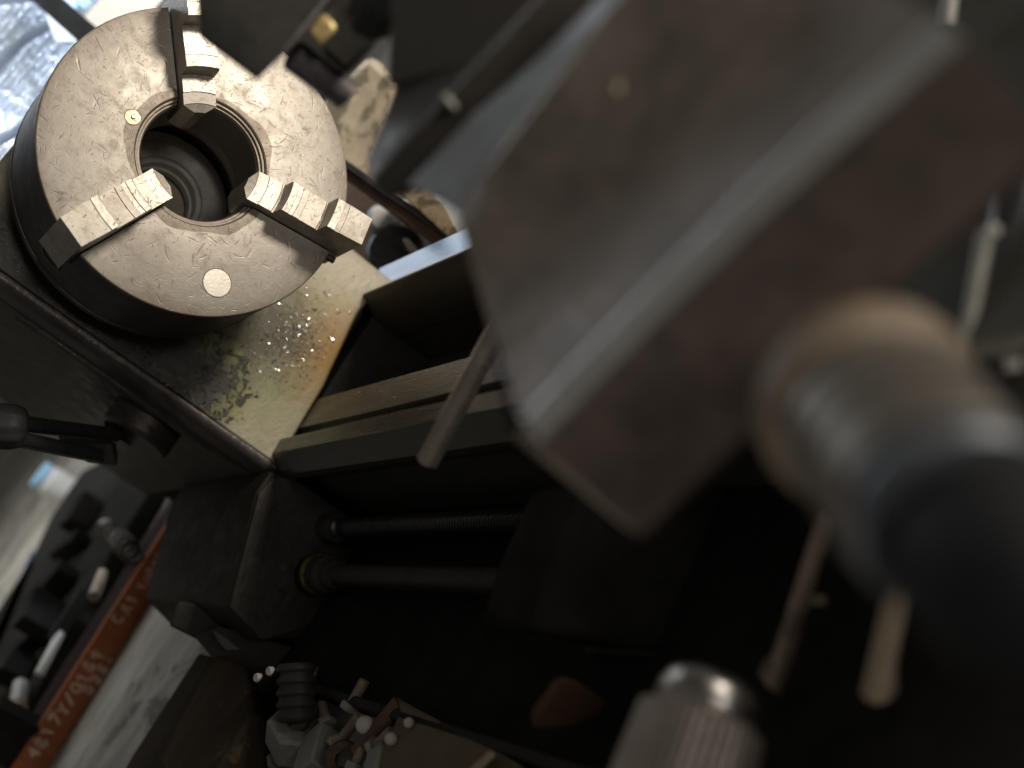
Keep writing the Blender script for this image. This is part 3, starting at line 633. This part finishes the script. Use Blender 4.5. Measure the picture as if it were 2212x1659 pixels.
turned('handle_ball', h0 + ax_n * (LA + .0045 * K_), ax, [(r_ * K_, t_ * K_) for r_, t_ in [(0, 0), (.0175, 0), (.0190, .006), (.0195, .014), (.0188, .024), (.017, .032), (.010, .038), (0, .040)]], M['ball'], hw, 64, 60)

# ================================================================== right side: levers, dial, cylinder
g1 = thing('brown_lever', 'thin rusty brown lever with flared foot, lower right shade', 'lever', D(1660, 1470, .52))
rod('lever_shaft', D(1785, 1115, .50), D(1672, 1480, .52), .0036, M['rustlever'], g1, .0046)
hull('lever_foot', [D(1636, 1448, .52), D(1668, 1400, .52), D(1716, 1420, .52), D(1700, 1470, .52), D(1690, 1505, .52), D(1665, 1495, .52), D(1640, 1455, .53), D(1700, 1470, .535)], M['rustlever'], g1, .002)
turned('lever_pin', D(1752, 1295, .505), CAMR, [(0, 0), (.0022, 0), (.0022, .0055), (0, .0055)], M['rustlever'], g1, 16)
g2 = thing('tan_lever', 'thicker pale tan lever, right of the rusty brown lever', 'lever', D(1890, 1510, .46))
rod('lever_shaft', D(1957, 1190, .44), D(1888, 1512, .46), .0044, M['lever'], g2, .0054, 28, .5)
hull('lever_foot', [D(1905, 1420, .462), D(1935, 1400, .462), D(1942, 1500, .462), D(1900, 1528, .462), D(1905, 1420, .475), D(1942, 1500, .475)], M['leverdark'], g2, .003)
kd = thing('knurled_dial', 'shiny chrome dial with ribbed knurled skirt, bottom edge', 'dial', D(1500, 1650, .48))
k1 = D(1545, 1462, .46); k2 = D(1450, 1760, .44); kax = (k2 - k1)
turned('dial_cap', k1, kax, [(0, 0), (.012, .0), (.0172, .003), (.0195, .008), (.0200, .0125), (.0192, .0148), (0, .0148)], M['chrome'], kd, 72, 50)
turned('knurled_skirt', k1 + kax.normalized() * .0150, kax, [(0, 0), (.0205, 0), (.0240, .003), (.0252, .022), (.0258, .045), (0, .045)], M['skirt'], kd, 144, 20, lambda k, t: .018 * (k % 3 == 0) if t > .001 else 0)
bc_ = thing('black_cylinder', 'upright black cylinder with a scraped pale edge, right side', 'cylinder', D(2130, 770, .43))
rod('cylinder_body', D(2118, 800, .43), D(2222, 330, .46), .0090, M['blackgloss'], bc_, None, 40)
rod('highlit_edge', D(2080, 775, .424), D(2130, 500, .44), .0024, M['highlit'], bc_, .0032, 16)  # pale rod stands in for light along the cylinder edge
turned('side_screw', D(2140, 500, .432), -CAMF, [(0, 0), (.0026, 0), (.0026, .003), (0, .0035)], M['palegrey'], bc_, 16)
o = turned('highlight_stub', D(2192, 800, .42), D(2187, 745, .42) - D(2192, 800, .42), [(0, 0), (.0030, 0), (.0032, .004), (.002, .008), (0, .009)], M['bright'], None, 20)  # bright stub added in place of a highlight
tag(o, 'bright added highlight nipple beside the black cylinder base', 'stub')
o = rod('pale_strip', D(2044, 55, .55), D(2056, -40, .55), .0038, M['palegrey'])
tag(o, 'thin pale metal strip above the far corner of the big slide', 'strip')
sd = thing('carriage_saddle', 'dark olive carriage saddle lying across the ways, right side', 'saddle', (.8, -.03, -.2))
box('saddle_plate', (.47, -.16, -.2035), (1.3, .13, -.19), M['graygreen'], sd, .006)
box('saddle_wing', (.62, .135, -.26), (1.3, .60, -.19), M['graygreen'], sd, .008)

# ================================================================== floor clutter, lower left
b1, b2 = F(332, 1292), F(112, 1645)
dr = (b2 - b1).normalized(); pa = b1 - dr * .30; pb_ = b2 + dr * .45
nb = Vector((-dr.y, dr.x, 0)); nb = nb if nb.x < 0 else -nb
BH = .037; BW = .066
ob = thing('steel_channel', 'orange primed steel channel with chalk numbers lying on the floor', 'steel channel', (pa + pb_) / 2)
zz = Vector((0, 0, 1))
prism('painted_side', [pa, pb_, pb_ + zz * BH, pa + zz * BH], nb * .008, M['orange'], ob, .001)
prism('dark_top', [pa + zz * (BH - .006) + nb * .0085, pb_ + zz * (BH - .006) + nb * .0085, pb_ + zz * (BH - .006) + nb * BW, pa + zz * (BH - .006) + nb * BW], zz * .0062, M['bardark'], ob, .001)
prism('back_side', [pa + nb * (BW - .008), pb_ + nb * (BW - .008), pb_ + nb * (BW - .008) + zz * (BH - .007), pa + nb * (BW - .008) + zz * (BH - .007)], nb * .0079, M['bardark'], ob)
GL = {'0': [[(.2, 0), (0, .3), (0, .7), (.2, 1), (.5, 1), (.65, .7), (.65, .3), (.45, 0), (.2, 0)]], '1': [[(.1, .75), (.35, 1), (.35, 0)]],
      '2': [[(0, .75), (.2, 1), (.5, 1), (.6, .7), (0, 0), (.65, 0)]], '3': [[(0, .9), (.3, 1), (.6, .8), (.3, .52), (.65, .25), (.3, 0), (0, .12)]],
      '4': [[(.45, 0), (.45, 1), (0, .35), (.65, .35)]], '5': [[(.6, 1), (.1, 1), (.05, .55), (.4, .62), (.62, .32), (.4, 0), (0, .08)]],
      '7': [[(0, 1), (.62, 1), (.25, 0)]], '8': [[(.3, .52), (.05, .75), (.3, 1), (.55, .78), (.3, .52), (0, .25), (.3, 0), (.62, .25), (.3, .52)]],
      '9': [[(.6, .65), (.3, .48), (.05, .72), (.3, 1), (.6, .75), (.5, 0)]], '/': [[(0, -.05), (.55, 1.05)]], ':': [[(.2, .15), (.28, .25)], [(.2, .7), (.28, .8)]],
      'A': [[(0, 0), (.3, 1), (.62, 0)], [(.12, .38), (.5, .38)]], 'C': [[(.6, .85), (.3, 1), (.02, .6), (.1, .15), (.4, 0), (.62, .15)]], 'Y': [[(0, 1), (.3, .5), (.3, 0)], [(.62, 1), (.3, .5)]], 'n': [[(0, 0), (0, .8), (.3, 1), (.55, .8), (.55, 0)]], ' ': []}
up_t = -dr                                         # the writing runs from near to far along the channel
def chalk(text, start, h, z0, gap=1.0):
    bm_all = bmesh.new(); pos = start
    for ch in text:
        tl = random.uniform(-.18, .18); hh = random.uniform(.82, 1.12); dz0 = random.uniform(-.12, .12) * h
        for st_ in GL[ch]:
            pts = [pos + up_t * ((u_ + tl * v_) * h * .95) + zz * (z0 + dz0 + v_ * h * hh + random.uniform(-.04, .04) * h) - nb * .0006 for u_, v_ in st_]
            for p, q in zip(pts, pts[1:]):
                d_ = q - p; n_ = d_.normalized().cross(nb).normalized(); w = h * .125 * random.uniform(.7, 1.25)
                box_bm(bm_all, (p + q) / 2, d_ / 2 + d_.normalized() * w * .6, n_ * w, nb * .0006)
        pos = pos + up_t * (h * .92 * gap)
    return link('chalk_writing', bm_all, M['chalk'], ob)
def on_bar(px, py):                                # point of the painted side plane under a pixel
    d_ = ray(px, py); n_ = nb; t_ = (pa - CP).dot(n_) / d_.dot(n_); return CP + d_ * t_
def chalk_at(text, px, py, h, gap=1.0):
    p = on_bar(px, py); z0 = p.z - FLOOR; return chalk(text, Vector((p.x, p.y, FLOOR)), h, z0, gap)
chalk_at('4817Y/0189', 79, 1640, .0140, 1.12)
chalk_at('528:', 197, 1500, .0122, 1.25)
chalk_at('CA1', 262, 1348, .0130, 1.2)
chalk_at('10017', 313, 1276, .0115, 1.0)

tr = thing('scrap_tray', 'low black tray of greasy offcuts left of the orange channel', 'tray', F(120, 1300))
tp = [F(x_, y_) for x_, y_ in ((205, 1035), (140, 1130), (95, 1230), (30, 1330), (-60, 1480), (-160, 1760), (20, 1720))] + [F(225, 1300), F(345, 1105), F(375, 1050), F(300, 985)]
prism('tray_body', tp, (0, 0, .03), M['pitch'], tr, .004)
TZ = .032
o = rod('white_tube', F(84, 1458, TZ + .008), F(132, 1366, TZ + .008), .0062, M['white'], None, None, 20, .3); tag(o, 'short bright white tube lying in the black tray', 'tube')
bx = hull('blue_strip', [F(x_, y_, h) for x_, y_, h in ((70, 1188, .0), (74, 1215, .0), (-30, 1470, 0), (-40, 1430, 0), (70, 1188, .03), (74, 1215, .03), (-30, 1470, .03), (-40, 1430, .03))], M['blue'], None, .002); tag(bx, 'dark blue painted strip along the tray edge, far left', 'strip')
sp = thing('coil_spring', 'fat dull coil spring with white cap, between tray and channel', 'spring', F(250, 1180, TZ))
c0, c1 = F(232, 1142, TZ + .02), F(288, 1196, TZ + .02); a_, u_, v_ = frame(c1 - c0); Lc = (c1 - c0).length
tube_path('coil', [c0 + a_ * Lc * k / 70 + (u_ * math.cos(k * .5) + v_ * math.sin(k * .5)) * .0125 for k in range(71)], .0034, M['wayside'], sp)
turned('end_cap', c0 - a_ * .025, a_, [(0, 0), (.010, 0), (.0115, .003), (.0115, .016), (0, .016)], M['white'], sp, 28)
o = rod('grey_bolt', F(203, 1290, TZ + .012), F(222, 1236, TZ + .012), .0085, M['leverdark'], None, .007, 20); tag(o, 'dull grey bolt shank in the tray beside the channel', 'bolt')
jr = thing('glass_jar', 'small bright jar on the floor below the gear lever', 'jar', F(152, 1060))
j0 = F(150, 1066)
turned('jar_body', j0, (0, 0, 1), [(0, 0), (.030, 0), (.032, .004), (.032, .05), (.026, .058), (.026, .062), (0, .062)], M['white'], jr, 40)
turned('jar_lid', j0 + Vector((0, 0, .0625)), (0, 0, 1), [(0, 0), (.029, 0), (.029, .012), (0, .013)], M['stripe'], jr, 40)
for px, py, a, lx, ly, lz in ((150, 1180, .3, .05, .012, .014), (120, 1260, 1.1, .03, .02, .018), (60, 1390, .6, .06, .01, .012), (175, 1110, 2.0, .03, .022, .02), (90, 1330, 2.4, .035, .014, .03), (20, 1440, .2, .05, .018, .02), (150, 1330, 1.7, .04, .008, .01), (10, 1580, 1.2, .03, .02, .03)):
    c = F(px, py, TZ + lz); u1 = Vector((math.cos(a), math.sin(a), 0)); o = link('steel_offcut', box_bm(bmesh.new(), c, u1 * lx, Vector((-u1.y, u1.x, 0)) * ly, zz_ * lz * .95), M['pitch'], None, .003)
    tag(o, 'dark greasy steel offcut lying in the black tray', 'offcut', 'steel offcuts in the tray')
pp = thing('pipe_fitting', 'dull round pipe fitting standing in the tray corner', 'pipe fitting', F(38, 1530, TZ))
rod('fitting_tube', F(45, 1480, TZ + .012), F(38, 1525, TZ + .012), .011, M['palegrey'], pp)
turned('fitting_flange', F(36, 1533, TZ + .012), F(34, 1545, TZ + .012) - F(38, 1525, TZ + .012), [(0, 0), (.014, 0), (.014, .008), (.009, .010), (0, .010)], M['leverdark'], pp, 28)

# dark timber, hose and small parts, bottom middle
tb = thing('timber_block', 'rough dark timber packing lying beside the pale floor patch', 'timber', F(480, 1560))
prism('plank', [F(482, 1442), F(340, 1665), F(300, 1740), F(420, 1740), F(545, 1460)], (0, 0, .03), M['wood'], tb, .003)
prism('plank', [F(548, 1462, .002), F(430, 1700, .002), F(520, 1800, .002), F(640, 1600, .002), F(612, 1490, .002)], (0, 0, .045), M['wood'], tb, .004)
hs_ = F(640, 1434, .05); he_ = F(641, 1550, .03)
Lh = (he_ - hs_).length; prof = [(0, 0)]; t = 0
while t < Lh: prof += [(.0135, t), (.0155, t + .0025), (.0155, t + .005), (.0135, t + .0072)]; t += .009
prof += [(0, t)]
o = turned('corrugated_hose', hs_, he_ - hs_, prof, M['black'], None, 28, 40); tag(o, 'short black corrugated hose standing above the pale hex nut', 'hose')
hx = turned('hex_nut', F(640, 1615, .008), F(646, 1560, .024) - F(640, 1615, .008), [(.011, 0), (.023, 0), (.0245, .003), (.0245, .026), (.022, .029), (.011, .029)], M['palegrey'], None, 6, 20)
tag(hx, 'large pale grey hex nut below the corrugated hose', 'nut')
bd = prism('brown_board', [F(x_, y_, .002) for x_, y_ in ((889, 1527), (1010, 1592), (1150, 1668), (1250, 1760), (800, 1760), (830, 1660), (872, 1610), (895, 1560))], (0, 0, .014), M['board'], None, .002)
tag(bd, 'flat brown board on the floor at the bottom edge', 'board')
o = rod('rusty_bar', F(866, 1518, .012), F(772, 1630, .012), .0068, M['copper'], None, None, 18); tag(o, 'thin rusty bar lying between two white bokeh balls', 'bar')
for px, py, r, lab in ((788, 1566, .0066, 'largest bokeh highlight, a white ball among the scrap, left of the rusty bar'), (883, 1561, .0036, 'tiny bokeh highlight, a white ball at the corner of the brown board'), (844, 1596, .0044, 'small bokeh highlight, a white ball right of the rusty bar, below another')):
    q = F(px, py, .02); o = turned('bokeh_ball', q - zz * r, (0, 0, 1), [(0, 0)] + [(r * math.sin(math.pi * k / 12), r - r * math.cos(math.pi * k / 12)) for k in range(1, 12)] + [(0, 2 * r)], M['white'], None, 24, 80)  # white ball in place of an out-of-focus highlight
    tag(o, lab, 'ball', 'bokeh highlights in the scrap')
o = turned('rusty_ring', F(741, 1640, .01), F(741, 1640, .01) - F(741, 1648, .02), [(.006, 0), (.012, 0), (.013, .002), (.013, .009), (.006, .009)], M['copper'], None, 28); tag(o, 'rusty brown pipe ring among the scrap at the bottom', 'ring')
for i, (px, py, s, lab) in enumerate(((682, 1630, .016, 'pale square metal offcut left of the rusty ring'), (815, 1650, .010, 'small pale metal offcut at the edge of the brown board'))):
    c = F(px, py, .012); o = link('metal_offcut', box_bm(bmesh.new(), c, Vector((.8, .5, .1)) * s, Vector((-.5, .8, 0)) * s * 1.2, zz * s * .6), M['palegrey'], None, .002); tag(o, lab, 'offcut', 'pale metal offcuts')
bt = thing('glint_lug', 'added black lug with two white heads standing for glints beside the clutch lever', 'lug', F(575, 1470))
hull('lug_block', [F(x_, y_, h) for x_, y_, h in ((575, 1500, 0), (620, 1480, 0), (640, 1520, 0), (590, 1540, 0), (548, 1466, .06), (590, 1440, .06), (604, 1452, .06), (562, 1478, .06))], M['pitch'], bt)
for px, py in ((561, 1464), (588, 1450)):
    turned('bolt_head', F(px, py, .06), (.3, -.5, 1), [(0, 0), (.0036, 0), (.0036, .003), (.003, .004), (0, .004)], M['white'], bt, 20)  # white heads stand in for glints; the lug is added to carry them
for px, py, a, L_ in ((600, 1640, .4, .03), (660, 1500, 1.9, .024), (705, 1560, 2.6, .022), (735, 1600, .9, .026), (760, 1520, 1.3, .02), (700, 1600, .1, .03), (655, 1655, 2.2, .024), (815, 1610, .7, .018), (770, 1650, 1.6, .022), (620, 1480, 2.9, .02)):
    b0 = F(px, py, .012); d_ = Vector((math.cos(a), math.sin(a), .12))
    bo = thing('dull_bolt', 'dull greasy bolt lying in the dark scrap heap', 'bolt', b0, 'dull bolts in the scrap heap')
    rod('bolt_shank', b0, b0 + d_ * L_, .0042, M['leverdark'], bo, None, 16)
    turned('bolt_head', b0, -d_, [(0, 0), (.0075, 0), (.008, .0008), (.008, .005), (.007, .006), (0, .006)], M['palegrey'], bo, 6, 20)
o = hull('rusty_bracket', [F(x_, y_, h) for x_, y_, h in ((1058, 1618, .02), (1075, 1628, .02), (1030, 1672, .02), (1010, 1665, .02), (1058, 1618, .035), (1075, 1628, .035), (1030, 1672, .035), (1010, 1665, .035))], M['lever'], None, .003); tag(o, 'bent tan bracket at the right end of the brown board', 'bracket')

# ================================================================== upper left: bright hanging film and wall pieces
fx = -.70
O = U(-120, 560, 'x', fx); T1 = U(-120, -160, 'x', fx); T2 = U(520, 560, 'x', fx)
bm = bmesh.new(); y0, y1, z0, z1 = .02, .50, -.12, .36
NY, NZ = 62, 62; dy = (y1 - y0) / NY; dz = (z1 - z0) / NZ
def fold(y, z):
    f = .012 * math.sin(y * 16 + z * 7) + .006 * math.sin(z * 40 + y * 13)
    for (a, b_, c, dpt, wd) in ((.22, 1.0, .215, .03, .006), (-.3, 1.0, .10, .035, .008), (.7, 1, .30, .03, .008), (.1, 1.0, .145, .03, .007)):
        d_ = abs(a * (y - .25) + b_ * z - c + .006 * math.sin(y * 37)) / math.hypot(a, b_); f -= dpt * max(0, 1 - d_ / wd)
    return f
SUB = 4
amp = [[random.choice((.15, .6, .9, 1.1, 1.3)) for _ in range(NY + 2)] for _ in range(NZ + 2)]
grid = []
for j in range(NZ * SUB + 1):
    row = []
    for i in range(NY * SUB + 1):
        y = y0 + (y1 - y0) * i / (NY * SUB); z = z0 + (z1 - z0) * j / (NZ * SUB)
        jj = int(j / SUB); off = .5 if jj % 2 else 0
        cy = (i / SUB + off) % 1 - .5; cz_ = (j / SUB) % 1 - .5
        bb = max(0, 1 - (cy * cy + cz_ * cz_) / .2) ** .5 * dy * .42 * amp[jj][int(i / SUB + off)]
        row.append(bm.verts.new((fx + fold(y, z) + bb, y, z)))
    grid.append(row)
for a, b_ in zip(grid, grid[1:]):
    for k in range(len(a) - 1): bm.faces.new((a[k], a[k + 1], b_[k + 1], b_[k]))
o = link('bubble_wrap', bm, M['bubble'], None, 0, 70)
tag(o, 'bright creased bubble wrap sheet hanging behind the chuck, upper left corner', 'bubble wrap')
o = strip('window_bar', (58, -40), (320, 190), .0135, (1.46, 1.40), .008, M['pitch'], None); tag(o, 'dark diagonal frame bar crossing above the bubble wrap', 'frame bar')
s2 = 1.48
o = prism('plywood_panel', [D(160, 62, s2), D(270, -60, s2), D(400, -60, s2), D(300, 60, s2), D(230, 160, s2)], CAMF * .02, M['palewood']); tag(o, 'pale plywood panel between the dark bar and the blue panel', 'panel')
o = prism('painted_sheet', [D(296, -60, s2 + .03), D(480, -60, s2 + .03), D(480, 150, s2 + .03), D(200, 150, s2 + .03), D(222, 100, s2 + .03)], CAMF * .02, M['sheetblue']); tag(o, 'sky blue panel behind the top of the chuck', 'panel')
cu = thing('white_curtain', 'white cloth with light blue bands beyond the dark bar, top edge', 'curtain', D(170, 0, 1.52))
prism('cloth', [D(60, -80, 1.52), D(320, -80, 1.52), D(260, 90, 1.52), D(120, 90, 1.52)], CAMF * .01, M['windowwhite'], cu)
for a, b_ in (((139, 10), (160, 25)), ((165, -8), (190, 12)), ((190, -30), (215, -8))):
    strip('blue_band', a, b_, .007, (1.515, 1.515), .002, M['stripe'], cu)
